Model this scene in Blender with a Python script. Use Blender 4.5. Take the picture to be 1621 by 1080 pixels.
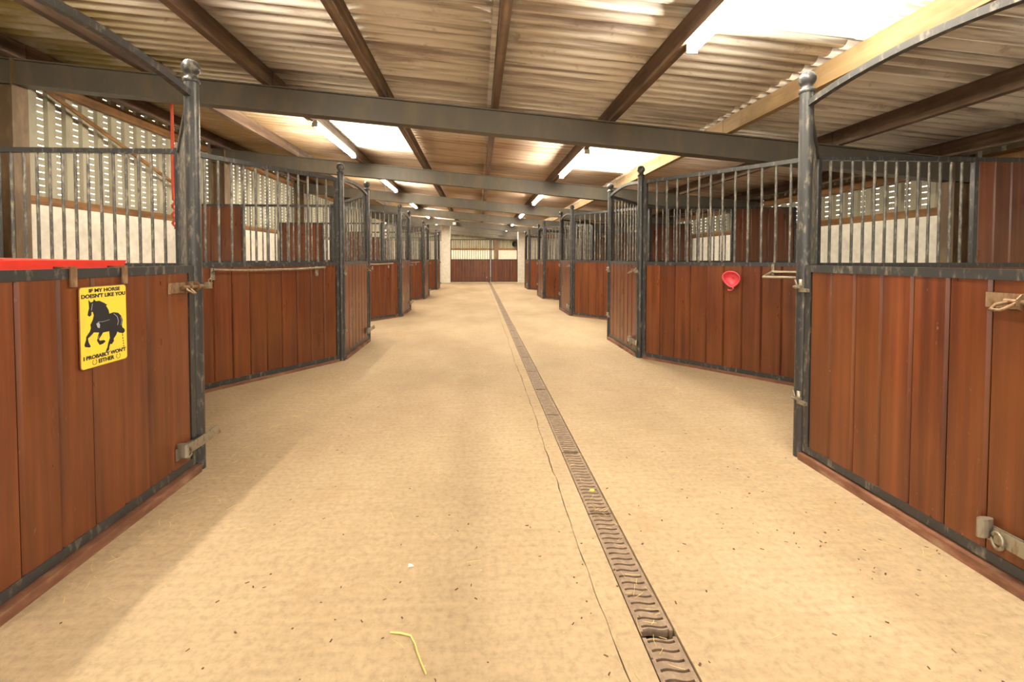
import bpy, math, random
from mathutils import Vector, Matrix
from mathutils.geometry import tessellate_polygon
random.seed(7)
R = math.radians
for o in list(bpy.data.objects): bpy.data.objects.remove(o)
scene = bpy.context.scene
C = scene.collection

# ------------------------------------------------------------------ camera, sky, exposure
FPX = 700.0
cam_d = bpy.data.cameras.new('camera'); cam = bpy.data.objects.new('camera', cam_d); C.objects.link(cam)
cam_d.sensor_width = 36.0; cam_d.lens = FPX * 36.0 / 1621.0
YAW, PITCH = R(2.5), R(1.6)
VPX, HORY = 757.0, 409.2
cam_d.shift_x = (810.5 - (VPX + FPX * math.tan(YAW))) / 1621.0
cam_d.shift_y = (HORY + FPX * math.tan(PITCH) - 540.0) / 1621.0
cam_d.clip_start = 0.05; cam_d.clip_end = 300
cam.location = (0, 0, 1.2)
cam.rotation_euler = (math.pi / 2 - PITCH, 0, -YAW)
scene.camera = cam

world = bpy.data.worlds.new('sky'); scene.world = world; world.use_nodes = True
bg = world.node_tree.nodes['Background']
bg.inputs['Color'].default_value = (1.0, 0.95, 0.86, 1); bg.inputs['Strength'].default_value = 3.8
LAMP_STRENGTH = 118.0
scene.view_settings.view_transform = 'Standard'; scene.view_settings.look = 'None'
scene.view_settings.gamma = 1.0; scene.view_settings.use_curve_mapping = False
scene.view_settings.exposure = 0.70

# ------------------------------------------------------------------ helpers
class MB:
    def __init__(s): s.v = []; s.f = []; s.sm = []
    def add(s, vs, fs, smooth=False):
        b = len(s.v); s.v += [tuple(v) for v in vs]
        for f in fs: s.f.append(tuple(b + i for i in f)); s.sm.append(smooth)
    def box(s, x0, x1, y0, y1, z0, z1):
        vs = [(x, y, z) for z in (z0, z1) for y in (y0, y1) for x in (x0, x1)]
        s.add(vs, [(0,2,3,1),(4,5,7,6),(0,1,5,4),(2,6,7,3),(0,4,6,2),(1,3,7,5)]); return s
    def prism(s, sec, z0, z1, smooth=False):
        n = len(sec)
        vs = [(x, y, z0) for x, y in sec] + [(x, y, z1) for x, y in sec]
        s.add(vs, [(i, (i+1) % n, n + (i+1) % n, n + i) for i in range(n)], smooth)
        s.add([vs[i] for i in range(2*n)], [tuple(range(n-1, -1, -1)), tuple(range(n, 2*n))]); return s
    def sweep(s, path, sec, closed=False, smooth=False, up=(0,0,1), cap=True):
        P = [Vector(p) for p in path]; n = len(sec); m = len(P); vs = []
        for i, p in enumerate(P):
            a = P[(i-1) % m] if closed or i > 0 else P[i]
            b = P[(i+1) % m] if closed or i < m-1 else P[i]
            t = (b - a).normalized(); u = Vector(up)
            if abs(t.dot(u)) > .98: u = Vector((1, 0, 0)) if abs(t.x) < .9 else Vector((0, 1, 0))
            sx = t.cross(u).normalized(); sy = sx.cross(t).normalized()
            vs += [p + sx*c[0] + sy*c[1] for c in sec]
        fs = []
        for i in range(m if closed else m-1):
            j = (i+1) % m
            for k in range(n):
                l = (k+1) % n; fs.append((i*n+k, i*n+l, j*n+l, j*n+k))
        s.add(vs, fs, smooth)
        if cap and not closed:
            s.add(vs[:n], [tuple(range(n-1, -1, -1))]); s.add(vs[-n:], [tuple(range(n))])
        return s
    def tube(s, path, r, n=8, closed=False, up=(0,0,1)):
        sec = [(r*math.cos(2*math.pi*i/n), r*math.sin(2*math.pi*i/n)) for i in range(n)]
        return s.sweep(path, sec, closed, True, up)
    def bar(s, path, w, h, up=(0,0,1)):
        return s.sweep(path, [(-w/2,-h/2),(w/2,-h/2),(w/2,h/2),(-w/2,h/2)], up=up)
    def lathe(s, prof, c=(0,0,0), n=16, axis='z'):
        vs = []; m = len(prof)
        for r, z in prof:
            for i in range(n):
                a = 2*math.pi*i/n; x, y = r*math.cos(a), r*math.sin(a)
                p = (x, y, z) if axis == 'z' else ((x, -z, y) if axis == 'y' else (z, x, y))
                vs.append((p[0]+c[0], p[1]+c[1], p[2]+c[2]))
        s.add(vs, [(i*n+k, i*n+(k+1) % n, (i+1)*n+(k+1) % n, (i+1)*n+k) for i in range(m-1) for k in range(n)], True)
        return s
    def mesh(s, name, mat):
        me = bpy.data.meshes.new(name); me.from_pydata(s.v, [], s.f)
        me.polygons.foreach_set('use_smooth', s.sm)
        if mat: me.materials.append(mat)
        me.update(); return me
    def obj(s, name, mat, parent=None, **kw): return inst(name, s.mesh(name, mat), parent, **kw)

def inst(name, mesh, parent=None, loc=(0,0,0), rz=0.0, label=None, cat=None, group=None, kind=None):
    o = bpy.data.objects.new(name, mesh); C.objects.link(o)
    if parent: o.parent = parent
    o.location = loc; o.rotation_euler = (0, 0, rz)
    if label: o['label'] = label
    if cat: o['category'] = cat
    if group: o['group'] = group
    if kind: o['kind'] = kind
    return o
def thing(name, label, cat, loc=(0,0,0), rz=0.0, group=None, kind=None):
    return inst(name, None, None, loc, rz, label, cat, group, kind or 'thing')

# ------------------------------------------------------------------ materials
def mat(name):
    m = bpy.data.materials.new(name); m.use_nodes = True
    nt = m.node_tree; b = nt.nodes['Principled BSDF']; return m, nt, b
def N(nt, t, **kw):
    n = nt.nodes.new(t)
    for k, v in kw.items():
        if k in n.inputs: n.inputs[k].default_value = v
        else: setattr(n, k, v)
    return n
def pos(nt, scale):
    g = N(nt, 'ShaderNodeNewGeometry'); mp = N(nt, 'ShaderNodeMapping'); mp.inputs['Scale'].default_value = scale
    nt.links.new(g.outputs['Position'], mp.inputs['Vector']); return mp.outputs['Vector']
def noise(nt, vec, scale=1.0, detail=4.0, rough=.55):
    n = N(nt, 'ShaderNodeTexNoise'); n.inputs['Scale'].default_value = scale
    n.inputs['Detail'].default_value = detail; n.inputs['Roughness'].default_value = rough
    nt.links.new(vec, n.inputs['Vector']); return n.outputs['Fac']
def ramp(nt, fac, stops):
    r = N(nt, 'ShaderNodeValToRGB'); cr = r.color_ramp
    while len(cr.elements) < len(stops): cr.elements.new(.5)
    for e, (p, c) in zip(cr.elements, stops):
        e.position = p; e.color = (c if hasattr(c, '__len__') else (c, c, c)) + ((1,) if not hasattr(c, '__len__') or len(c) == 3 else ())
    nt.links.new(fac, r.inputs['Fac']); return r.outputs['Color']
def mix(nt, fac, a, b, mode='MIX'):
    m = N(nt, 'ShaderNodeMix', data_type='RGBA', blend_type=mode)
    for sock, v in ((m.inputs['Factor'], fac), (m.inputs['A'], a), (m.inputs['B'], b)):
        if isinstance(v, (int, float)): sock.default_value = v
        elif isinstance(v, tuple): sock.default_value = v + (1,) if len(v) == 3 else v
        else: nt.links.new(v, sock)
    for i in m.inputs:
        pass
    return m.outputs['Result']
def mixc(nt, fac, a, b, mode='MIX'):
    m = nt.nodes.new('ShaderNodeMix'); m.data_type = 'RGBA'; m.blend_type = mode
    for idx, v in ((0, fac), (6, a), (7, b)):
        sock = m.inputs[idx]
        if isinstance(v, (int, float)): sock.default_value = v
        elif isinstance(v, tuple): sock.default_value = v + (1,)
        else: nt.links.new(v, sock)
    return m.outputs[2]
def bump(nt, b, height, strength, dist=.01):
    n = N(nt, 'ShaderNodeBump'); n.inputs['Strength'].default_value = strength; n.inputs['Distance'].default_value = dist
    nt.links.new(height, n.inputs['Height']); nt.links.new(n.outputs['Normal'], b.inputs['Normal'])
def rnd(nt): return N(nt, 'ShaderNodeObjectInfo').outputs['Random']

def m_boards():
    m, nt, b = mat('maroon_stained_board')
    grain = noise(nt, pos(nt, (26, 26, .9)), 1.0, 4)
    col = ramp(nt, grain, [(.3, (.070, .018, .0075)), (.52, (.125, .033, .0115)), (.75, (.19, .056, .018))])
    v = ramp(nt, rnd(nt), [(0, .80), (1, 1.18)])
    col = mixc(nt, 1.0, col, v, 'MULTIPLY')
    blot = ramp(nt, noise(nt, pos(nt, (3, 3, 1.2)), 1.0, 3), [(.4, 0.0), (.75, .55)])
    col = mixc(nt, blot, col, (.20, .070, .018))
    sc = ramp(nt, noise(nt, pos(nt, (42, 42, 17)), 1.0, 3, .7), [(.67, 0.0), (.78, .55)])
    col = mixc(nt, sc, col, (.36, .22, .13))
    nt.links.new(col, b.inputs['Base Color'])
    rr = ramp(nt, noise(nt, pos(nt, (8, 8, 2)), 1.0, 4), [(.3, .26), (.7, .40)])
    nt.links.new(rr, b.inputs['Roughness']); b.inputs['Specular IOR Level'].default_value = .5
    bump(nt, b, grain, .12, .003); return m
def m_metal(name, base, worn, lo, hi, rough=.38, scale=35, metallic=0.0):
    m, nt, b = mat(name)
    f = ramp(nt, noise(nt, pos(nt, (scale, scale, scale*.35)), 1.0, 5, .65), [(lo, 0.0), (hi, 1.0)])
    nt.links.new(mixc(nt, f, base, worn), b.inputs['Base Color'])
    b.inputs['Roughness'].default_value = rough; b.inputs['Metallic'].default_value = metallic
    bump(nt, b, noise(nt, pos(nt, (60, 60, 60)), 1.0, 3), .15, .002); return m
def m_wood(name, c0, c1, c2, scale=(10, .6, 10), rough=.75):
    m, nt, b = mat(name)
    f = noise(nt, pos(nt, scale), 1.0, 5, .6)
    col = ramp(nt, f, [(.3, c0), (.52, c1), (.72, c2)])
    st = ramp(nt, noise(nt, pos(nt, (2.2, 1.3, 2.2)), 1.0, 4, .7), [(.45, 0.0), (.7, .7)])
    col = mixc(nt, st, col, tuple(x*.45 for x in c0))
    nt.links.new(col, b.inputs['Base Color']); b.inputs['Roughness'].default_value = rough
    bump(nt, b, f, .3, .01); return m
def m_plain(name, c, rough=.5, metallic=0, bumpy=0.0):
    m, nt, b = mat(name)
    f = noise(nt, pos(nt, (9, 9, 9)), 1.0, 4)
    col = ramp(nt, f, [(.3, tuple(x*.86 for x in c)), (.7, tuple(min(1, x*1.08) for x in c))])
    nt.links.new(col, b.inputs['Base Color']); b.inputs['Roughness'].default_value = rough; b.inputs['Metallic'].default_value = metallic
    if bumpy: bump(nt, b, noise(nt, pos(nt, (40, 40, 40)), 1.0, 3), bumpy, .005)
    return m
def m_concrete():
    m, nt, b = mat('warm_brushed_concrete')
    big = noise(nt, pos(nt, (.9, .5, .9)), 1.0, 5, .6)
    col = ramp(nt, big, [(.28, (.35, .258, .156)), (.5, (.43, .327, .207)), (.72, (.50, .392, .258))])
    fine = noise(nt, pos(nt, (38, 38, 38)), 1.0, 5, .7)
    col = mixc(nt, .55, col, ramp(nt, fine, [(.28, .55), (.5, 1.0), (.72, 1.22)]), 'MULTIPLY')
    ridge = noise(nt, pos(nt, (3.0, 42, 1)), 1.0, 3, .6)
    col = mixc(nt, .35, col, ramp(nt, ridge, [(.35, .82), (.6, 1.06)]), 'MULTIPLY')
    spk = ramp(nt, noise(nt, pos(nt, (75, 75, 75)), 1.0, 2, .5), [(.73, 0.0), (.79, .7)])
    col = mixc(nt, spk, col, (.20, .12, .06))
    pal = ramp(nt, noise(nt, pos(nt, (52, 60, 52)), 1.3, 2, .5), [(.72, 0.0), (.80, .6)])
    col = mixc(nt, pal, col, (.80, .68, .50))
    stain = ramp(nt, noise(nt, pos(nt, (2.1, 1.6, 1)), 1.0, 6, .7), [(.56, 0.0), (.74, .45)])
    col = mixc(nt, stain, col, (.36, .225, .11))
    nt.links.new(col, b.inputs['Base Color']); b.inputs['Roughness'].default_value = .78
    b.inputs['Specular IOR Level'].default_value = .25
    h = mixc(nt, .5, fine, ridge); bump(nt, b, h, .35, .006); return m
def m_roof():
    m, nt, b = mat('stained_fibre_cement')
    st = noise(nt, pos(nt, (.75, 7.0, 1)), 1.0, 6, .65)
    col = ramp(nt, st, [(.25, (.20, .15, .14)), (.34, (.52, .46, .42)), (.45, (.83, .79, .73)), (.8, (.88, .85, .79))])
    spot = ramp(nt, noise(nt, pos(nt, (5, 9, 1)), 1.0, 5, .7), [(.60, 0.0), (.76, .70)])
    col = mixc(nt, spot, col, (.17, .12, .115))
    drip = ramp(nt, noise(nt, pos(nt, (.45, 17, 1)), 1.0, 4, .6), [(.52, 0.0), (.62, .62)])
    col = mixc(nt, drip, col, (.20, .145, .125))
    # damp, mossy stretch by the tall eave is real growth; brown tint further down the barn is warm light painted in
    sep = N(nt, 'ShaderNodeSeparateXYZ'); g = N(nt, 'ShaderNodeNewGeometry'); nt.links.new(g.outputs['Position'], sep.inputs[0])
    mr = N(nt, 'ShaderNodeMapRange'); nt.links.new(sep.outputs['X'], mr.inputs[0])
    mr.inputs[1].default_value = -2.3; mr.inputs[2].default_value = -3.7; mr.inputs[3].default_value = 0; mr.inputs[4].default_value = .95
    moss = mixc(nt, 1.0, mr.outputs[0], ramp(nt, noise(nt, pos(nt, (1.2, 2.5, 1)), 1.0, 5), [(.32, .30), (.55, 1.0)]), 'MULTIPLY')
    col = mixc(nt, moss, col, (.30, .235, .06))
    mr2 = N(nt, 'ShaderNodeMapRange'); nt.links.new(sep.outputs['Y'], mr2.inputs[0])
    mr2.inputs[1].default_value = 6.2; mr2.inputs[2].default_value = 7.2; mr2.inputs[3].default_value = 0; mr2.inputs[4].default_value = .62
    col = mixc(nt, mr2.outputs[0], col, (.42, .25, .13))
    nt.links.new(col, b.inputs['Base Color']); b.inputs['Roughness'].default_value = .85
    bump(nt, b, noise(nt, pos(nt, (30, 30, 30)), 1.0, 4), .2, .004); return m

BOARD = m_boards()
STEEL = m_metal('worn_black_painted_steel', (.034, .035, .037), (.21, .185, .145), .54, .74, .36)
BAR = m_metal('worn_grey_black_bar', (.075, .072, .066), (.30, .27, .215), .46, .68, .38)
GALV = m_metal('dull_galvanised_steel', (.33, .30, .235), (.18, .12, .07), .50, .70, .42, 60, .6)
PALE = m_metal('pale_worn_steel', (.55, .50, .38), (.36, .27, .16), .52, .72, .4, 60, .3)
RUST = m_metal('rusty_latch_steel', (.27, .185, .11), (.17, .08, .035), .42, .64, .55, 55, .35)
SILL = m_wood('muddy_red_timber_sill', (.12, .045, .022), (.21, .09, .05), (.33, .20, .12), (6, 6, 20), .8)
BEAM = m_metal('grey_brown_painted_beam', (.095, .086, .070), (.140, .110, .072), .45, .72, .55, 5)
PURLIN = m_wood('stained_timber_purlin', (.070, .040, .027), (.155, .095, .060), (.31, .225, .15))
PURLIN_LIT = m_wood('painted_lit_timber_purlin', (.27, .175, .085), (.40, .27, .135), (.52, .37, .20))  # same purlin timber, skylight brightness painted into the colour
RAIL = m_wood('orange_brown_timber_rail', (.15, .065, .02), (.30, .15, .05), (.40, .24, .10))
ROOF = m_roof()
FLOOR = m_concrete()
WHITE = m_plain('cream_white_block_paint', (.90, .86, .76), .8, 0, .3)
CLAD = m_metal('pale_grey_green_cladding', (.40, .375, .275), (.27, .235, .155), .48, .75, .55, 4)
CLADD = m_metal('brown_column_paint', (.135, .085, .045), (.24, .16, .08), .45, .72, .6, 7)
GRATE = m_metal('brown_iron_grate', (.215, .150, .105), (.33, .24, .165), .42, .66, .7, 30)
DARK = m_plain('dark_drain_silt', (.055, .036, .020), .95)
RED = m_plain('bright_red_plastic', (.80, .045, .028), .38)
PINK = m_plain('pink_red_plastic', (.78, .10, .13), .4)
ROPE = m_plain('orange_red_cord', (.66, .10, .05), .75, 0, .5)
YELLOW = m_metal('yellow_sign_enamel', (.88, .68, .06), (.80, .58, .10), .5, .7, .45, 30)
BLACK = m_plain('black_print', (.010, .011, .018), .5)
SHEEN = m_plain('pale_blue_print', (.42, .45, .58), .5)
RUSTE = m_plain('rusty_sign_edge', (.30, .13, .05), .8)
STRAP = m_metal('brown_leather_strap', (.16, .085, .04), (.30, .20, .115), .45, .7, .6, 40)
PLASTICW = m_plain('white_plastic', (.72, .70, .64), .45)
BLACKP = m_plain('black_rubber', (.016, .015, .014), .6)
STRAW = m_plain('pale_straw', (.74, .56, .24), .7)
TWINE = m_plain('yellow_green_twine', (.68, .60, .20), .6)
DIRT = m_plain('dark_dirt_crumbs', (.13, .065, .038), .95)
ORANGE = m_plain('orange_red_board', (.62, .17, .06), .7)
LEAF = m_plain('yellow_leaf', (.72, .60, .10), .6)
def m_tube():
    m, nt, b = mat('lit_tube_diffuser')
    b.inputs['Base Color'].default_value = (.9, .9, .85, 1)
    b.inputs['Emission Color'].default_value = (1.0, .88, .69, 1); b.inputs['Emission Strength'].default_value = LAMP_STRENGTH
    return m
TUBE = m_tube()
def m_skylight():
    m = bpy.data.materials.new('translucent_skylight_sheet'); m.use_nodes = True; nt = m.node_tree; nt.nodes.clear()
    out = N(nt, 'ShaderNodeOutputMaterial'); tl = N(nt, 'ShaderNodeBsdfTranslucent'); tr = N(nt, 'ShaderNodeBsdfTransparent'); mx = N(nt, 'ShaderNodeMixShader')
    f = noise(nt, pos(nt, (3, 6, 1)), 1.0, 4)
    nt.links.new(ramp(nt, f, [(.3, (.80, .79, .74)), (.7, (.95, .95, .92))]), tl.inputs['Color'])
    tr.inputs['Color'].default_value = (.95, .95, .92, 1); mx.inputs[0].default_value = .6
    nt.links.new(tl.outputs[0], mx.inputs[1]); nt.links.new(tr.outputs[0], mx.inputs[2]); nt.links.new(mx.outputs[0], out.inputs['Surface'])
    return m
SKYL = m_skylight()

# ------------------------------------------------------------------ layout numbers (metres; X right, Y along the aisle)
LX, RX = -1.60, 1.95            # door lines
VLX, VRX = -2.54, 3.07          # where the slanted front panels meet the partitions
NEAR0, FAR0, PER = 5.25, 6.47, 3.90
WL, WR = -5.16, 5.78            # side walls
Y0, YE, YG = -5.0, 29.0, 21.8
ORD = ['nearest', 'second', 'third', 'fourth', 'fifth', 'sixth', 'seventh']
SLOPE = -.090
def beam_b(x): return 2.60 + SLOPE*x          # underside of rafter
def purl_b(x): return 2.868 + SLOPE*x          # underside of purlin
def sheet_z(x): return 3.070 + SLOPE*x         # sheet centre line

# ------------------------------------------------------------------ floor: slabs with a crack and a drain slot
floor = inst('floor', None, kind='structure')
DX0, DX1 = .512, .634
def crack(y, side):
    k = int(round((y-Y0)/.06)); rg = random.Random(k*7919)
    rr = math.sin(y*2.1)*.005 + math.sin(y*5.7+1)*.003 + rg.uniform(-.0045, .0045) + .418 + .0024*min(y, 8)
    w = .0008 + rg.uniform(0, .0028)*(1 if rg.random() < .55 else .35)
    return rr + side*w
ys = [Y0-8 + .0] + [Y0 + i*.06 for i in range(int((12-Y0)/.06))] + [12.0, YE+.2]
def slab(xa, xb, name):
    m = MB(); vs = []; n = len(ys)
    for y in ys: vs += [(xa(y), y, 0), (xb(y), y, 0), (xa(y), y, -.12), (xb(y), y, -.12)]
    fs = []
    for i in range(n-1):
        a, b = 4*i, 4*i+4
        fs += [(a, a+1, b+1, b), (a+1, a+3, b+3, b+1), (a, b, b+2, a+2)]
    m.add(vs, fs); m.obj(name, FLOOR, floor)
slab(lambda y: WL-.3, lambda y: crack(y, -1), 'concrete_slab')
slab(lambda y: crack(y, 1), lambda y: DX0, 'concrete_slab')
slab(lambda y: DX1, lambda y: WR+.3, 'concrete_slab')
m = MB(); m.box(.30, .80, Y0-8, YE, -.135, -.118); m.obj('drain_channel', DARK, floor)
m = MB(); m.box(.30, .47, Y0-8, YE, -.118, -.012); m.obj('crack_bed', DARK, floor)
m = MB(); m.box(-45, 45, -60, Y0-8.05, -.2, -.02); m.obj('yard', FLOOR, floor)

# drain grates: S-curved bars between two side rails
GL = .66
def grate_mesh():
    m = MB(); w = DX1-DX0-.012; hw = w/2; L = GL-.008; ns = 20; p = L/ns
    m.box(-hw, -hw+.012, 0, L, -.03, -.003); m.box(hw-.012, hw, 0, L, -.03, -.003)
    def off(u): return .0042*math.sin(u*math.pi*2)
    for i in range(ns+1):
        c = i*p; h = (p-.009)/2
        y0, y1 = c-h, c+h
        if i == 0: y0 = 0.006
        if i == ns: y1 = L-.006
        vs = []; K = 8
        for k in range(K+1):
            u = k/K; x = -hw+.011+u*(w-.022); d = off(u)
            vs += [(x, y0+d, -.003), (x, y1+d, -.003), (x, y0+d, -.028), (x, y1+d, -.028)]
        fs = []
        for k in range(K):
            a, b = 4*k, 4*k+4; fs += [(a, b, b+1, a+1), (a, a+2, b+2, b), (a+1, b+1, b+3, a+3)]
        m.add(vs, fs)
    return m.mesh('drain_grate', GRATE)
GM = grate_mesh()
k = 0; y = 1.372 - 2*GL
while y < YG-.3:
    yy = y - (.016 if k == 1 else 0)
    near = 'brown iron drain grate at the front, before the open gap' if k == 1 else ('brown iron drain grate just beyond the open gap' if k == 2 else ('brown iron drain grate, %s beyond the open gap' % ['second','third','fourth','fifth','sixth','seventh','eighth'][k-3] if 3 <= k < 10 else 'brown iron grate with S-curved slots far along the aisle drain'))
    inst('drain_grate', GM, None, ((DX0+DX1)/2, yy, 0), label=near, cat='drain grate', group='grates of the aisle drain')
    y += GL; k += 1

# ------------------------------------------------------------------ ceiling: purlins, sheets, skylights
ceil = inst('ceiling', None, kind='structure')
PX = [-4.85, -3.54, -2.28, -1.04, .19, 1.50, 2.84, 4.14, 5.45]
FY = [1.1 + 3.9*i for i in range(-2, 8)]      # portal frames
for i, x in enumerate(PX):
    for a, b in zip(FY[:-1], FY[1:]):
        m = MB(); t = .072; z0 = purl_b(0); z1 = z0+.172
        m.prism([(-t/2, 0), (t/2, 0), (t/2, b-a-.01), (-t/2, b-a-.01)], z0 + SLOPE*x, z1 + SLOPE*x)
        m.obj('purlin', PURLIN_LIT if i == 6 else PURLIN, ceil, loc=(x, a, 0))
    for a, b in ((FY[-1], YE+.1),):
        m = MB(); m.box(-.036, .036, 0, b-a, purl_b(x), purl_b(x)+.172); m.obj('purlin', PURLIN, ceil, loc=(x, a, 0))
PITCHW, NW = .146, 7
SW = PITCHW*NW
def sheet_mesh(x0, x1, mt, seg=10):
    m = MB(); n = NW*seg; vs = []
    for j, x in enumerate((x0, x1)):
        for i in range(n+1 + 2):
            y = i*PITCHW/seg; w = -.026 + .080*(1-abs(math.sin(math.pi*(i-.5)/seg)))**1.2
            z = sheet_z(x) + w + (.004 if j else -.004)
            vs += [(x, y, z), (x, y, z+.007)]
    q = n+3
    fs = []
    for i in range(q-1):
        a, b, c, d = 2*i, 2*i+2, 2*(q+i), 2*(q+i)+2
        fs += [(a, c, d, b), (a+1, b+1, d+1, c+1), (a, b, b+1, a+1), (c, c+1, d+1, d)]
    m.add(vs, fs, True); return m.mesh('roof_sheet', mt)
EX = [-5.45, -2.28, .19, 2.84, 6.1]
full = [sheet_mesh(EX[i]-.08, EX[i+1]+.08, ROOF) for i in range(4)]
h_right = sheet_mesh(.11, 1.56, ROOF); s_right = sheet_mesh(1.50, 2.92, SKYL)
h_left = sheet_mesh(-1.10, .27, ROOF); s_left = sheet_mesh(-2.36, -1.03, SKYL)
SY0 = 3.20 - 9*SW
n_s = int((YE+.4-SY0)/SW)+1
for r in range(n_s):
    y = SY0 + r*SW
    for c in range(4):
        if c == 2 and r in (8, 12, 13):
            inst('roof_sheet', h_right, ceil, (0, y, 0)); inst('skylight_sheet', s_right, ceil, (0, y, 0), label='bright translucent skylight sheet')
        elif c == 1 and r in (12, 13):
            inst('roof_sheet', h_left, ceil, (0, y, 0)); inst('skylight_sheet', s_left, ceil, (0, y, 0), label='bright translucent skylight sheet')
        else: inst('roof_sheet', full[c], ceil, (0, y, 0))

# rafters (I beams) of the portal frames
def rafter(y):
    m = MB(); x0, x1 = WL+.02, WR-.02; D = .268; fw = .075
    def strip(za, zb, ya, yb):
        vs = [(x, yy, beam_b(x)+zz) for x in (x0, x1) for yy in (ya, yb) for zz in (za, zb)]
        m.add(vs, [(0,1,3,2),(4,6,7,5),(0,4,5,1),(2,3,7,6),(0,2,6,4),(1,5,7,3)])
    strip(0, .014, -fw, fw); strip(D-.014, D, -fw, fw); strip(.014, D-.014, -fw+.035, fw-.035)
    m.obj('rafter_beam', BEAM, ceil, loc=(0, y, 0))
for y in FY: rafter(y)

# ------------------------------------------------------------------ side walls
def side_wall(name, X, s, top_block, top):
    """s = +1: wall on the left, inside faces +X; s = -1: wall on the right"""
    w = MB(); w.box(min(X, X-s*.2), max(X, X-s*.2), Y0, YE, 0, top_block)
    root = w.obj(name, WHITE, None, kind='structure')
    for a, b in zip(FY[:-1], FY[1:]):
        r = MB(); r.box(min(X-s*.02, X-s*.09), max(X-s*.02, X-s*.09), a+.12, b-.12, top_block+.002, top_block+.105); r.obj('timber_rail', RAIL, root)
        r = MB(); r.box(min(X-s*.02, X-s*.09), max(X-s*.02, X-s*.09), a+.12, b-.12, top-.30, top-.17); r.obj('eaves_rail', RAIL, root)
    # slotted cladding sheets, four troughs each
    P = .235; g = MB(); z0 = top_block+.02; z1 = top; n = int((z1-z0)/.08); xo = X-s*.13
    for t in range(4):
        y = t*P
        pts = [(0, 0), (.10, 0), (.118, .035), (.217, .035), (P, 0)]
        for (ya, da), (yb, db) in zip(pts[1:-1], pts[2:]):
            g.add([(xo+s*da, y+ya, z0), (xo+s*db, y+yb, z0), (xo+s*db, y+yb, z1), (xo+s*da, y+ya, z1)], [(0, 1, 2, 3)])
        for i in range(n+1):
            za = z0+i*.08; zb = min(za+.08, z1)
            o = s*.010
            g.add([(xo, y+.0, za), (xo, y+.008, za), (xo, y+.008, zb), (xo, y+.0, zb)], [(0, 1, 2, 3)])
            g.add([(xo, y+.092, za), (xo, y+.10, za), (xo, y+.10, zb), (xo, y+.092, zb)], [(0, 1, 2, 3)])
            g.add([(xo, y+.008, za), (xo, y+.092, za), (xo, y+.092, zb-.010), (xo, y+.008, zb-.010)], [(0, 1, 2, 3)])
    gm = g.mesh('cladding_sheet', CLAD)
    for i in range(int((YE-Y0)/(4*P))+1): inst('cladding_sheet', gm, root, (0, Y0+i*4*P, 0))
    # columns of the frames
    for y in FY:
        c = MB(); D = .26; fw = .085; t = .012; zt = beam_b(X)+.33
        xa, xb = X+s*.005, X+s*(D+.005)
        def bx(p, q, ya, yb): c.box(min(p, q), max(p, q), ya, yb, 0, zt)
        bx(xa, xa+s*t, -fw, fw); bx(xb-s*t, xb, -fw, fw); bx(xa+s*t, xb-s*t, -.02, .02)
        c.obj('column', CLADD, root, loc=(0, y, 0))
    return root
wl = side_wall('wall_left', WL, 1, 1.83, 3.53)
wr = side_wall('wall_right', WR, -1, 1.74, 2.56)
# diagonal brace and sheeting rail on the left wall
m = MB(); m.bar([(WL+.02, 5.5, 3.22), (WL+.02, 9.0, 2.05)], .02, .05); m.obj('diagonal_brace', RAIL, wl)
m = MB(); m.bar([(WL+.02, 1.4, 2.05), (WL+.02, 5.0, 3.22)], .02, .05); m.obj('diagonal_brace', RAIL, wl)

# far end wall with ribbed cladding
w = MB(); w.box(WL, WR, YE, YE+.2, 0, 1.74); we = w.obj('wall_end', WHITE, None, kind='structure')
x = WL
while x < WR:
    g = MB(); P = .22
    for t in range(4):
        pts = [(0, 0), (.12, 0), (.14, -.03), (.20, -.03), (.22, 0)]
        for (a, da), (b, db) in zip(pts[:-1], pts[1:]):
            xa, xb = x+t*P+a, x+t*P+b
            g.add([(xa, YE+.06+da, 1.74), (xb, YE+.06+db, 1.74), (xb, YE+.06+db, sheet_z(xb)), (xa, YE+.06+da, sheet_z(xa))], [(0, 1, 2, 3)])
    g.obj('cladding_sheet', CLAD, we); x += 4*P
m = MB(); m.box(1.05, 1.32, YE-.2, YE-.01, 0, beam_b(1.2)+.3); m.obj('column', CLADD, we)
m = MB(); m.box(WL+.3, WR-.3, YE-.03, YE+.03, 1.74, 1.86); m.obj('timber_rail', RAIL, we)
m = MB(); m.box(1.35, WR-.3, YE-.03, YE+.03, 2.40, 2.54); m.obj('timber_rail', RAIL, we)
# white cross walls and piers beside the far gate
m = MB(); m.box(WL, -1.80, YG+.15, YG+.33, 0, 2.05); cl = m.obj('wall_cross_left', WHITE, None, kind='structure')
m = MB(); m.box(-1.80, -1.38, YG-.02, YG+.36, 0, beam_b(-1.5)+.3); m.obj('pier', WHITE, cl)
m = MB(); m.box(2.33, 2.92, YG+.15, YG+.33, 0, 2.45); m.box(2.92, WR, YG+.15, YG+.33, 0, 2.62); crr = m.obj('wall_cross_right', WHITE, None, kind='structure')
m = MB(); m.box(1.97, 2.33, YG-.02, YG+.36, 0, beam_b(2.1)+.2); m.obj('pier', WHITE, crr)
m = MB(); m.box(3.30, 4.9, YG+.11, YG+.145, 2.20, 2.60); m.obj('painted_board', ORANGE, crr, label='orange painted board high on the wall')

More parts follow.
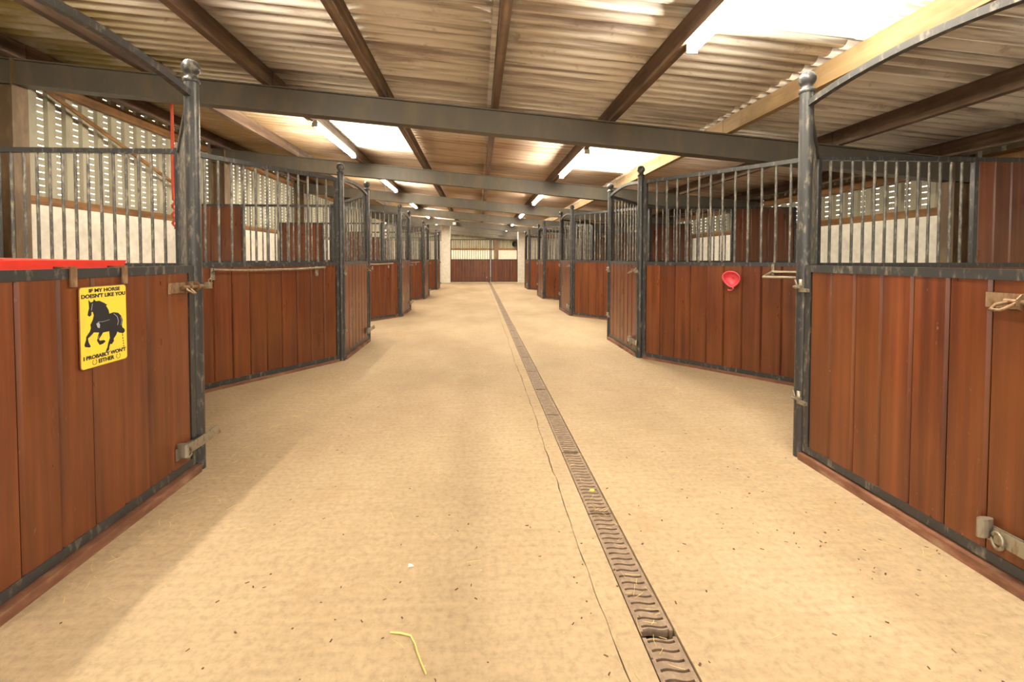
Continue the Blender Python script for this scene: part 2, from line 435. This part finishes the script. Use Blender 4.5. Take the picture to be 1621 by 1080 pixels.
# ------------------------------------------------------------------ stall joinery
H_MID, H_TOP, T = 1.16, 2.13, .04
def board_sec(w, t=.032, c=.0095):
    a, b = w/2, t/2
    return [(-a, -b+c), (-a+c, -b), (a-c, -b), (a, -b+c), (a, b-c), (a-c, b), (-a+c, b), (-a, b-c)]
_bm = {}
def board_mesh(w, z0, z1):
    k = (round(w, 4), z0, z1)
    if k not in _bm: _bm[k] = MB().prism(board_sec(w), z0, z1).mesh('board', BOARD)
    return _bm[k]
_barm = {}
def bar_mesh(z0, z1, r=.0115):
    k = (z0, z1, r)
    if k not in _barm: _barm[k] = MB().tube([(0, 0, z0), (0, 0, z1)], r, 8).mesh('bar', BAR)
    return _barm[k]
def boards(root, x0, x1, n, z0, z1):
    p = (x1-x0)/n; me = board_mesh(p-.0025, z0, z1)
    for i in range(n): inst('board', me, root, (x0+(i+.5)*p, random.uniform(-.0015, .0015), 0))
def bars(root, x0, x1, n, z0=H_MID-.005, z1=H_TOP-.03):
    me = bar_mesh(z0, z1)
    for i in range(n): inst('bar', me, root, (x0+(x1-x0)*(i+1)/(n+1), 0, 0))

# slanted front panels
HV = (NEAR0-FAR0+PER)/2
PLS = {'L': math.hypot(LX-VLX, HV), 'R': math.hypot(RX-VRX, HV)}
def frame_panel_mesh(a, b):
    m = MB()
    m.box(a, a+T, -T/2, T/2, .0, H_TOP); m.box(b-T, b, -T/2, T/2, .0, H_TOP)
    m.box(a+T, b-T, -T/2, T/2, .03, .075); m.box(a+T, b-T, -T/2, T/2, H_MID-T, H_MID); m.box(a+T, b-T, -T/2-.003, T/2+.003, H_TOP-T, H_TOP)
    for e in (a+.02, b-.02):
        for z in (1.95, .25): m.lathe([(0, .012), (.009, .010), (.013, 0)], (e, -T/2, z), 8, 'y')
    return m.mesh('frame', STEEL)
PM = {}
for sd, PL in PLS.items():
    PM[sd, True] = (.035, PL-.045, frame_panel_mesh(.035, PL-.045)); PM[sd, False] = (.045, PL-.035, frame_panel_mesh(.045, PL-.035))
    PM[sd, 's'] = MB().box(.06, PL-.06, -.032, .032, 0, .03).mesh('sill', SILL)
def slant(p, q, label, vertex_first):
    """panel from p to q; the aisle lies on local -y"""
    d = Vector(q)-Vector(p); rz = math.atan2(d.y, d.x); sd = 'L' if p[0] < 0 else 'R'
    root = thing('stall_front_panel', label, 'stall panel', (p[0], p[1], 0), rz, 'slanted stall front panels')
    a, b, fm = PM[sd, vertex_first]
    inst('frame', fm, root); inst('sill', PM[sd, 's'], root)
    boards(root, a+T, b-T, 9, .075, H_MID-T)
    bars(root, a+T, b-T, 12)
    return root

# partitions between the stalls
def partition(xv, xw, xs, y, label):
    """xv: inner end at the slanted panels, xs: where the solid part starts, xw: wall"""
    L = abs(xw-xv); s = abs(xs-xv); rz = 0 if xw > xv else math.pi
    root = thing('stall_partition', label, 'partition', (xv, y, 0), rz, 'partitions between the stalls')
    m = MB()
    m.box(-.03, .03, -.03, .03, 0, H_TOP+.005)
    m.box(L-T, L, -T/2, T/2, 0, H_TOP); m.box(s-T, s, -T/2, T/2, H_MID, H_TOP-T)
    m.box(.03, L-T, -T/2, T/2, .03, .075); m.box(.03, L-T, -T/2, T/2, H_MID-T, H_MID); m.box(.03, L, -T/2, T/2, H_TOP-T, H_TOP)
    m.obj('frame', STEEL, root)
    boards(root, .03, L-T, int(round(L/.175)), .075, H_MID-T)
    boards(root, s, L-T, int(round((L-s)/.175)), H_MID, H_TOP-T)
    bars(root, .03, s-T, 13)

# door frames: two posts with balls and a shallow arch
POST = MB().lathe([(.037, 0), (.037, 2.185)], n=16).mesh('post', STEEL)
BALL = MB().lathe([(.040, 2.180), (.043, 2.186), (.043, 2.200), (.030, 2.206), (.030, 2.216)] +
                  [(.047*math.sin(math.pi*(1-i/10)*.86+.0), 2.262-.047*math.cos(math.pi*.86*(1-i/10))*-1) for i in range(0)] +
                  [(.047*math.sin(a), 2.262-.047*math.cos(a)) for a in [R(40+14*i) for i in range(11)]], n=18).mesh('ball_finial', STEEL)
OPEN = FAR0-NEAR0
ARCH = MB().bar([(0, OPEN*i/20, 2.105+.062*math.sin(math.pi*i/20)**.8) for i in range(21)], .034, .034).mesh('arch_rail', STEEL)
SILLD = MB().box(-.045, .045, .04, OPEN-.04, 0, .042).mesh('sill', SILL)
def door_frame(x, y, label):
    root = thing('door_frame', label, 'door frame', (x, y, 0), 0, 'arched stall door frames')
    for yy in (0, OPEN):
        p = inst('post', POST, root, (0, yy, 0)); inst('ball_finial', BALL, p)
    inst('arch_rail', ARCH, root); inst('sill', SILLD, root)
    return root

# stable doors (local x from hinge to latch, aisle on local -y)
DW = OPEN-.086
def door_frame_mesh():
    m = MB(); a, b, z0, z1 = 0, DW, .052, H_MID
    m.box(a, a+T, -T/2, T/2, z0, z1); m.box(b-T, b, -T/2, T/2, z0, z1)
    m.box(a+T, b-T, -T/2, T/2, z0, z0+T); m.box(a+T, b-T, -T/2, T/2, z1-T, z1); return m.mesh('frame', STEEL)
DFM = door_frame_mesh()
def hinge_mesh():
    m = MB()
    m.lathe([(0, -.03), (.011, -.03), (.011, .045), (0, .045)], (-.02, -.032, 0), 10)
    m.box(-.055, -.01, -.044, -.020, -.012, .010); m.box(-.02, .035, -.040, -.019, -.028, -.008)
    m.tube([(-.05, -.055, 0), (-.02, -.05, .0)], .007, 6); m.tube([(-.035, -.045, .01), (-.045, -.05, .045)], .005, 6)
    return m.mesh('hinge', GALV)
HINGE = hinge_mesh()
def loop_path(cx, cz, rx, rz, y, n=12, ph=0): return [(cx+rx*math.cos(2*math.pi*i/n+ph), y, cz+rz*math.sin(2*math.pi*i/n+ph)) for i in range(n)]
# bolt: plate, two keepers, rod with loop handle
BPL = MB().prism([(-.16, -.0), (-.15, -.006), (.06, -.006), (.06, 0)], -.028, .028).mesh('bolt', RUST)
ROD = MB().tube([(-.08, -.022, 0), (.115, -.022, 0)], .010, 10)
ROD.tube([(-.062, -.022, 0), (-.085, -.05, -.012), (-.082, -.075, -.030), (-.055, -.070, -.030), (-.045, -.045, -.014), (-.040, -.022, 0)], .006, 8)
ROD = ROD.mesh('rod', RUST)
KEEP = MB().sweep([(0, -.004, .024), (0, -.020, .020), (0, -.034, .008), (0, -.034, -.008), (0, -.020, -.020), (0, -.004, -.024)], [(-.009, -.002), (.009, -.002), (.009, .002), (-.009, .002)], up=(1, 0, 0)).mesh('keeper', RUST)
CATCH = MB().box(.095, .13, -.052, -.022, -.016, .018); CATCH.tube(loop_path(.118, .022, .014, .017, -.045), .005, 6, closed=True); CATCH = CATCH.mesh('catch', GALV)
# kick latch: flat lever with a round lug and an upturned tip
KB = MB().box(-.15, -.02, -.008, 0, -.035, .025).mesh('kick_latch', GALV)
KL = MB().bar([(-.11, -.020, 0), (.04, -.024, .0), (.09, -.026, .004), (.120, -.034, .012), (.150, -.052, .024)], .009, .054).mesh('lever', GALV)
LUG = MB().prism([(.028*math.cos(a)*.45-.135, -.030+.03*math.sin(a)) for a in [math.pi*2*i/12 for i in range(12)]], -.020, .050)
LUG = LUG.mesh('lug', GALV)
RING = MB().tube([(-.095+.022*math.cos(a), -.028-.006*math.cos(a), -.012+.030*math.sin(a)) for a in [2*math.pi*i/14 for i in range(14)]], .006, 6, closed=True).mesh('ring', GALV)
def door(hx, hy, rz, label):
    root = thing('stable_gate', label, 'stable door', (hx, hy, 0), rz, 'half-height stable doors')
    inst('frame', DFM, root); boards(root, T, DW-T, 7, .052+T, H_MID-T)
    for z in (1.03, .36): inst('hinge', HINGE, root, (0, 0, z))
    b = inst('bolt', BPL, root, (DW-.045, -T/2, 1.045)); inst('rod', ROD, b); inst('keeper', KEEP, b, (-.03, 0, 0)); inst('keeper', KEEP, b, (.035, 0, 0)); inst('catch', CATCH, b)
    kl = inst('kick_latch', KB, root, (DW-.025, -T/2, .175)); inst('lever', KL, kl); inst('lug', LUG, kl); inst('ring', RING, kl)
    return root

left_doors = ['maroon stable door carrying the yellow horse sign, nearest on the left'] + ['maroon stable door on the left of the aisle, %s from the camera' % ORD[i] for i in range(1, 5)]
for k in range(5):
    yn, yf = NEAR0+PER*(k-1), FAR0+PER*(k-1)
    door_frame(LX, yn, 'black arched door frame with ball-topped posts, %s on the left' % ORD[k])
    door_frame(RX, yn, 'black arched door frame with ball-topped posts, %s on the right' % ORD[k])
    door(LX, yn+.043, math.pi/2, left_doors[k])
    door(RX, yf-.043, -math.pi/2, 'maroon stable door on the right of the aisle, %s from the camera' % ORD[k])
left_near = []; right_near = []
for k in range(-1, 5):
    yv = (FAR0+NEAR0+PER)/2 + PER*(k-1)
    yf, yn = FAR0+PER*(k-1), NEAR0+PER*k
    nm = 'beside the camera' if k < 0 else '%s from the camera' % ORD[k]
    if k >= 0:
        slant((LX, yf), (VLX, yv), 'maroon barred stall panel turned away from camera on the left, %s' % nm, False)
        slant((VRX, yv), (RX, yf), 'maroon barred stall panel turned away from camera on the right, %s' % nm, True)
    if k < 4:
        left_near.append(slant((VLX, yv), (LX, yn), 'maroon barred stall panel facing the camera on the left, %s' % nm, True))
        right_near.append(slant((RX, yn), (VRX, yv), 'maroon barred stall panel facing the camera on the right, %s' % nm, False))
    partition(VLX, WL+.02, -4.06, yv, 'barred and boarded partition across the left stalls, %s' % nm)
    partition(VRX, WR-.02, 4.60, yv, 'barred and boarded partition across the right stalls, %s' % nm)

# far gate: barred leaf and open-topped leaf
def gate(x0, x1, n, nb, label):
    root = thing('stable_gate', label, 'gate', (x0, YG, 0), 0, 'gates closing the far end')
    L = x1-x0; m = MB()
    m.box(0, .045, -.02, .02, .04, 2.14); m.box(L-.045, L, -.02, .02, .04, 2.14)
    for z in (.04, H_MID-.045, 2.10): m.box(.045, L-.045, -.02, .02, z, z+.045)
    m.obj('frame', STEEL, root); boards(root, .045, L-.045, n, .085, H_MID-.045)
    if nb: bars(root, .045, L-.045, nb, H_MID, 2.105)
gate(-1.36, .60, 13, 16, 'wide far gate leaf with bars above maroon boards')
gate(.62, 1.95, 9, 0, 'narrow far gate leaf with open top above maroon boards')

# ------------------------------------------------------------------ tube lights on the purlins
def lamp(x, y, z, label):
    root = thing('tube_light', label, 'light', (x, y, z), 0, 'tube lights along the purlins')
    m = MB(); m.box(-.03, .03, 0, 1.9, .028, .062); m.obj('housing', PLASTICW, root)
    for yy in (.35, 1.5):
        m = MB(); m.box(-.015, .015, yy, yy+.03, .060, purl_b(x)-z+.01); m.obj('hanger', PLASTICW, root)
    n = 12
    m = MB(); m.sweep([(0, .012, 0), (0, 1.888, 0)], [(.037*math.cos(math.pi*2*i/n), .031*math.sin(math.pi*2*i/n)) for i in range(n)], smooth=True); m.obj('diffuser', TUBE, root)
    for yy in (0, 1.888):
        m = MB(); m.box(-.039, .039, yy, yy+.012, -.033, .033); m.obj('end_cap', PLASTICW, root)
for i in range(-1, 7):
    y = (-2.6, 1.25, 6.2, 10.3, 14.2, 18.1, 22.0, 25.9)[i+1]
    nm = 'behind the camera' if i < 0 else '%s from the camera' % ORD[i]
    lamp(1.53, y, 2.70, 'lit white tube light in the right-hand row, %s' % nm)
    lamp(-2.23, y, 3.03, 'lit white tube light in the left-hand row, %s' % nm)

# ------------------------------------------------------------------ things hung on the stalls
# rug rails on the left panels
for k, p in enumerate(left_near[1:4]):
    w = p.matrix_world if False else Matrix.Translation(p.location) @ Matrix.Rotation(p.rotation_euler.z, 4, 'Z')
    o = thing('rug_rail', 'grey steel rug rail fixed across the %s left stall panel' % (['nearest camera-facing', 'second camera-facing', 'third camera-facing'][k]), 'rail', w @ Vector((0, -.022, 1.10)), p.rotation_euler.z, 'rug rails')
    MB().tube([(.20, -.085, 0), (.45, -.085, -.012), (1.0, -.085, -.012), (1.34, -.085, 0)], .011, 8).obj('rail', GALV, o)
    for xx in (.23, 1.29):
        m = MB(); m.box(xx-.018, xx+.018, -.006, 0, -.095, .012); m.tube([(xx, -.004, -.02), (xx, -.085, 0)], .008, 8)
        m.lathe([(0, .012), (.010, .009), (.012, 0)], (xx, -.006, -.075), 8, 'y'); m.obj('bracket', GALV, o)
# saddle rack on the right panel
p = right_near[1]; w = Matrix.Translation(p.location) @ Matrix.Rotation(p.rotation_euler.z, 4, 'Z')
o = thing('saddle_rack', 'pale folding saddle rack on the right stall panel beside the post', 'rack', w @ Vector((1.42, -.022, 1.06)), p.rotation_euler.z)
MB().tube([(0, -.02, .012), (-.0, -.28, -.030), (.27, -.28, -.030), (.27, -.02, .012), (0, -.02, .012)], .012, 8).obj('loop', PALE, o)
for xx in (0, .27):
    m = MB(); m.box(xx-.012, xx+.012, -.012, 0, -.02, .085); m.tube([(xx, -.006, .012), (xx, -.022, .012)], .010, 8); m.obj('bracket', GALV, o)
# pink scoop
o = thing('feed_scoop', 'pink plastic feed scoop hung on the right stall panel', 'scoop', w @ Vector((1.07, -.022, 1.005)), p.rotation_euler.z)
m = MB(); vs = []; nn, mm = 20, 7
for j in range(mm+1):
    t = j/mm
    for i in range(nn):
        a = 2*math.pi*i/nn; rr = .082*math.sin(t*math.pi/2)**.8
        sag = 1.0 if math.sin(a) > 0 else 1.0+.35*max(0, -math.sin(a))**3
        vs.append((rr*math.cos(a), -.012-.075*t**2 + (.02*t*(-math.sin(a))), rr*math.sin(a)*.86*sag*(.9 if math.sin(a) > 0 else 1)))
m.add(vs, [(j*nn+i, j*nn+(i+1) % nn, (j+1)*nn+(i+1) % nn, (j+1)*nn+i) for j in range(mm) for i in range(nn)], True)
so = m.obj('bowl', PINK, o)
sm = so.modifiers.new('thickness', 'SOLIDIFY'); sm.thickness = .006
MB().tube([(.082*math.cos(a), -.085+.02*(-math.sin(a)), .082*math.sin(a)*.86*((1.0 if math.sin(a) > 0 else 1.0+.35*max(0, -math.sin(a))**3)*(.9 if math.sin(a) > 0 else 1))) for a in [2*math.pi*i/24 for i in range(24)]], .007, 6, closed=True).obj('rim', PINK, o)
MB().tube([(.01, -.075, -.085), (.02, -.078, -.110), (.008, -.080, -.128), (-.018, -.080, -.130), (-.030, -.080, -.120)], .008, 6).obj('hook', PINK, o)

# red manger hooked inside the nearest left door
o = thing('manger', 'bright red plastic manger hooked over the sign-bearing left door', 'manger', (LX-.03, 1.80, 0))
def ring_pts(sx, z): return [(-.42*sx, -.20*sx, z+.01), (-.42*sx, .20*sx, z+.01), (-.13*sx, .32*sx, z+.0), (0, .33*sx, z), (0, -.33*sx, z), (-.13*sx, -.32*sx, z)]
m = MB(); A = ring_pts(1, 1.192); B = ring_pts(.97, 1.168); D = ring_pts(.78, .95); Ei = ring_pts(.93, 1.188)
A = [(x-.004, y, z) for x, y, z in A]; B = [(x-.006, y, z) for x, y, z in B]; D = [(x-.008, y, z) for x, y, z in D]; Ei = [(x-.016, y, z) for x, y, z in Ei]
def band(P, Q): m.add(P+Q, [(i, (i+1) % 6, 6+(i+1) % 6, 6+i) for i in range(6)])
band(D, B); band(A, B); band(A, Ei); Fi = [(x*.8-.02, y*.8, .97) for x, y, z in Ei]; band(Ei, Fi); m.add(D, [(0, 1, 2, 3, 4, 5)]); m.add(Fi, [(5, 4, 3, 2, 1, 0)])
m.obj('tub', RED, o)
for yy in (-.01, .24):
    m = MB(); m.box(-.006, -.001, yy-.014, yy+.014, 1.09, 1.168); m.box(-.006, .059, yy-.014, yy+.014, 1.1625, 1.168); m.box(.053, .059, yy-.014, yy+.014, 1.088, 1.163)
    m.obj('hook_strap', STRAP, o)

# tin sign
SWD, SH = .234, .333
sign = thing('tin_sign', 'yellow tin sign with a trotting black horse on the left door', 'sign', (LX+T/2+.003, 1.813, .752), math.pi/2)
def plate(m, outline, y0, y1):
    tri = tessellate_polygon([[Vector((x, z, 0)) for x, z in outline]]); n = len(outline)
    vs = [(x, y0, z) for x, z in outline] + [(x, y1, z) for x, z in outline]
    m.add(vs, [t for t in tri] + [tuple(n+i for i in reversed(t)) for t in tri] + [(i, (i+1) % n, n+(i+1) % n, n+i) for i in range(n)])
rc = .014
def rrect(w, h, r, i=0.0, lift=0.0):
    pts = []
    for cx, cz, a0 in ((w-r, h-r, 0), (r, h-r, 90), (r, r, 180), (w-r, r+lift, 270)):
        for k in range(5):
            a = R(a0+22.5*k); pts.append((cx+(r-i)*math.cos(a), cz+(r-i)*math.sin(a)))
    return pts
m = MB(); plate(m, rrect(SWD, SH, rc), -.0015, .0015); m.obj('plate', RUSTE, sign)
m = MB(); plate(m, rrect(SWD, SH, rc, .0028), -.0021, -.0012); m.obj('face', YELLOW, sign)
def uv(px, py):          # traced print in sign coordinates
    xl = 84 + (py-150)*.028; xr = 525 + (py-115)*.030; u = (px-xl)/(xr-xl)
    yt = 152-37*u; yb = 1020-128*u
    v = 1-(py-yt)/(yb-yt); return (u*SWD, v*SH)
horse = [(165,280),(185,307),(205,300),(215,274),(230,294),(262,290),(300,308),(338,332),(326,342),(350,385),(358,425),(400,410),(445,416),(475,445),(492,490),(485,545),(490,568),(512,585),(516,610),(497,630),(458,625),(440,612),(428,645),(402,690),(406,710),(385,745),(368,744),(360,775),(358,802),(330,842),(327,818),(343,775),(350,730),(365,680),(358,610),(300,622),(285,652),(262,690),(270,708),(308,700),(325,714),(300,740),(270,752),(245,708),(252,662),(264,622),(215,620),(198,645),(165,682),(170,720),(190,765),(180,776),(140,770),(135,748),(148,700),(150,665),(180,612),(190,575),(185,540),(205,490),(214,440),(206,408),(194,405),(192,440),(176,456),(160,440),(165,400),(172,370),(170,330)]
m = MB(); plate(m, [uv(*q) for q in horse], -.0026, -.0020); m.obj('horse_print', BLACK, sign)
def stroke(pts, w, mt, name):
    mm = MB(); P = [uv(*q) for q in pts]
    mm.sweep([(a, -.0027, b) for a, b in P], [(-w/2, -.0003), (w/2, -.0003), (w/2, .0003), (-w/2, .0003)], up=(0, 1, 0)); mm.obj(name, mt, sign)
m = MB(); plate(m, [uv(*q) for q in [(236,530),(258,515),(270,540),(268,575),(250,570)]], -.0030, -.0024); m.obj('highlight_print', SHEEN, sign)
stroke([(250,512),(300,508),(360,488)], .0014, SHEEN, 'harness_print'); stroke([(400,425),(435,455),(448,500),(440,545)], .0022, SHEEN, 'highlight_print')
stroke([(200,320),(196,360),(192,390)], .0018, SHEEN, 'highlight_print'); stroke([(470,455),(482,500),(474,545)], .0014, SHEEN, 'highlight_print')
stroke([(262,655),(252,690)], .0020, SHEEN, 'highlight_print')
for a, b in ((635,660),(672,690),(702,716),(728,742),(755,772)): stroke([(490+(a-635)*.12, a), (490+(b-635)*.12, b)], .0034, BLACK, 'dash_print')
stroke([(300,838),(340,815),(360,832),(400,805),(420,800),(440,786),(470,782),(492,770)], .0013, SHEEN, 'signature_print')
def text(s, cx, cz, w, h, parent, mt):
    cu = bpy.data.curves.new('print', 'FONT'); cu.body = s; cu.size = 1; cu.offset = .02; cu.resolution_u = 3
    tmp = bpy.data.objects.new('print', cu); C.objects.link(tmp)
    dg = bpy.context.evaluated_depsgraph_get(); me = bpy.data.meshes.new_from_object(tmp.evaluated_get(dg))
    bpy.data.objects.remove(tmp)
    xs = [v.co.x for v in me.vertices]; zs = [v.co.y for v in me.vertices]
    x0, x1, z0, z1 = min(xs), max(xs), min(zs), max(zs)
    for v in me.vertices:
        v.co = Vector((cx+(v.co.x-(x0+x1)/2)*w/(x1-x0), -.0026, cz+(v.co.y-(z0+z1)/2)*h/(z1-z0)))
    m = MB(); co = [tuple(v.co) for v in me.vertices]; fs = [tuple(p.vertices) for p in me.polygons]
    for i, (dx, dz) in enumerate(((-.0010, 0), (.0010, 0), (0, .0006), (0, -.0006), (0, 0))): m.add([(x+dx, y-.00002*i, z+dz) for x, y, z in co], fs)
    bpy.data.meshes.remove(me); m.obj('lettering', mt, parent)
text('IF MY HORSE', SWD*.52, SH*.950, SWD*.66, .0150, sign, BLACK)
text("DOESN'T LIKE YOU", SWD*.505, SH*.884, SWD*.93, .0165, sign, BLACK)
text("I PROBABLY WON'T", SWD*.505, SH*.135, SWD*.90, .0165, sign, BLACK)
text('EITHER', SWD*.52, SH*.066, SWD*.33, .0165, sign, BLACK)
for cx in (.27, .78):
    m = MB(); m.tube([(SWD*cx+.010*math.cos(a), -.0024, SH*.066+.011*math.sin(a)) for a in [R(125+290*i/12) for i in range(13)]], .0011, 5); m.obj('horseshoe_print', BLACK, sign)

# red cord hanging from the roof by the nearest left partition
o = thing('hanging_rope', 'orange-red rope hanging from the roof beside the nearest left post', 'rope', (-3.462, 5.20, 0))
MB().tube([(-.078, 0, 3.225), (-.03, 0, 3.215), (-.004, 0, 3.17), (.004, 0, 2.8), (0, 0, 2.1), (.004, 0, 1.86)], .014, 8).obj('strand', ROPE, o)
MB().tube([(.006, 0, 3.17), (.018, 0, 2.8), (.020, 0, 2.2), (.010, 0, 1.86)], .006, 6).obj('strand', ROPE, o)
m = MB(); m.tube([(.008+.016*math.sin(i*1.3), .012*math.cos(i*1.3), 1.86-.020*i) for i in range(17)], .014, 7); m.obj('knot', ROPE, o)
# white hanging toy in the second left stall
o = thing('hanging_lick', 'string of small white balls hanging in the left stall', 'stall toy', (-2.28, 11.0, 0))
MB().tube([(0, 0, 1.75), (0, 0, 3.05)], .003, 5).obj('string', STEEL, o)
for z in (1.72, 1.80, 1.88, 2.06): MB().lathe([(.0, z-.03), (.022, z-.022), (.03, z), (.022, z+.022), (0, z+.03)], n=10).obj('ball', PLASTICW, o)
# floodlight on the far rafter
o = thing('security_light', 'small dark security light on a far roof beam', 'light', (-1.06, FY[7]-.09, 2.83))
MB().box(-.02, .02, -.05, 0, -.02, .02).obj('bracket', BLACKP, o)
m = MB(); m.box(-.11, .05, -.15, -.05, -.10, .04); m.obj('housing', BLACKP, o)
MB().box(-.10, .04, -.155, -.15, -.09, .03).obj('lens', PLASTICW, o)
# black bucket hung on the end wall
o = thing('bucket', 'small round black bucket hanging on the far end wall', 'bucket', (2.38, YE-.24, 2.13))
MB().lathe([(0, 0), (.14, 0), (.18, .20), (.185, .20), (.185, .21), (.17, .21), (.13, .02), (0, .02)], (0, .21, 0), 18, 'y').obj('tub', BLACKP, o)
MB().tube([(-.18, 0, 0), (-.13, -.02, .17), (0, -.03, .24), (.13, -.02, .17), (.18, 0, 0)], .008, 6).obj('handle', GALV, o)

# ------------------------------------------------------------------ litter on the floor
def ground(px, py):      # floor point under a photo pixel (used only to read off positions of litter)
    t = math.tan; y = 700*1.2/(py-HORY); return ((px-VPX)*y/700, y)
def litter(name, n, place, size, mt, label, cat):
    m = MB()
    for i in range(n):
        x, y = place(); L, w, h = size(); a = random.uniform(0, math.pi)
        dx, dy = math.cos(a), math.sin(a); nx, ny = -dy, dx; b = random.uniform(-.25, .25)*L
        z = .0015
        pts = [(-L/2, 0), (0, b*.35), (L/2, 0)]
        vs = []
        for u, v in pts:
            for sgn in (-1, 1):
                vs.append((x+dx*u+nx*(v+sgn*w/2), y+dy*u+ny*(v+sgn*w/2), z))
            vs.append((x+dx*u+nx*v, y+dy*u+ny*v, z+h))
        m.add(vs, [(0,2,5,3), (2,1,4,5), (3,5,8,6), (5,4,7,8), (0,1,2), (6,8,7)])
    return m.obj(name, mt, None, label=label, cat=cat, kind='stuff')
def pl_straw():
    q = random.random()
    if q < .35: return (LX+.10+abs(random.gauss(0, .16)), random.uniform(.9, 8))
    if q < .60: return (RX-.10-abs(random.gauss(0, .16)), random.uniform(.9, 8))
    if q < .74: return (random.gauss(.57, .05), random.uniform(.8, 3))
    return (random.uniform(LX+.1, RX-.1), random.uniform(.8, 6))
litter('straw_litter', 420, pl_straw, lambda: (random.uniform(.015, .07), .0016, .001), STRAW, 'pale loose straw bits scattered over the floor', 'straw')
def pl_dirt():
    q = random.random()
    if q < .40: return (random.gauss(1.45, .28), abs(random.gauss(1.9, .55)))
    if q < .6: return (random.uniform(-1.0, .9), random.uniform(1.2, 2.1))
    return (random.uniform(LX+.1, RX-.1), random.uniform(1.2, 7))
def okp(f):
    def g():
        while True:
            x, y = f()
            if LX+.07 < x < RX-.07 and y > .8: return x, y
    return g
litter('dirt_crumbs', 220, okp(pl_dirt), lambda: (random.uniform(.004, .015), random.uniform(.003, .008), .0015), DIRT, 'dark dirt crumbs scattered over the concrete floor', 'dirt')
tw = [(615,1011),(632,1013),(648,1018),(655,1032),(658,1045),(664,1062),(672,1082)]
m = MB(); m.tube([ground(*q)+(.004,) for q in tw], .0028, 6)
m.obj('baler_twine', TWINE, None, label='yellow-green strand of twine curled on the front floor', cat='twine')
x, y = ground(649, 903); m = MB(); m.add([(x-.012, y-.006, .002), (x+.012, y-.002, .003), (x+.004, y+.010, .003), (x-.010, y+.006, .010), (x, y, .012)], [(0, 1, 4), (1, 2, 4), (2, 3, 4), (3, 0, 4), (3, 2, 1, 0)])
m.obj('paper_scrap', PLASTICW, None, label='tiny white scrap on the concrete in front', cat='scrap')
x, y = ground(941, 786); m = MB(); m.add([(x-.016, y-.004, .001), (x-.004, y-.014, .003), (x+.014, y-.006, .001), (x+.012, y+.010, .004), (x-.006, y+.014, .002), (x, y, .006)], [(0,1,5),(1,2,5),(2,3,5),(3,4,5),(4,0,5),(4,3,2,1,0)])
m.obj('fallen_leaf', LEAF, None, label='small yellow leaf lying on the drain grate', cat='leaf')
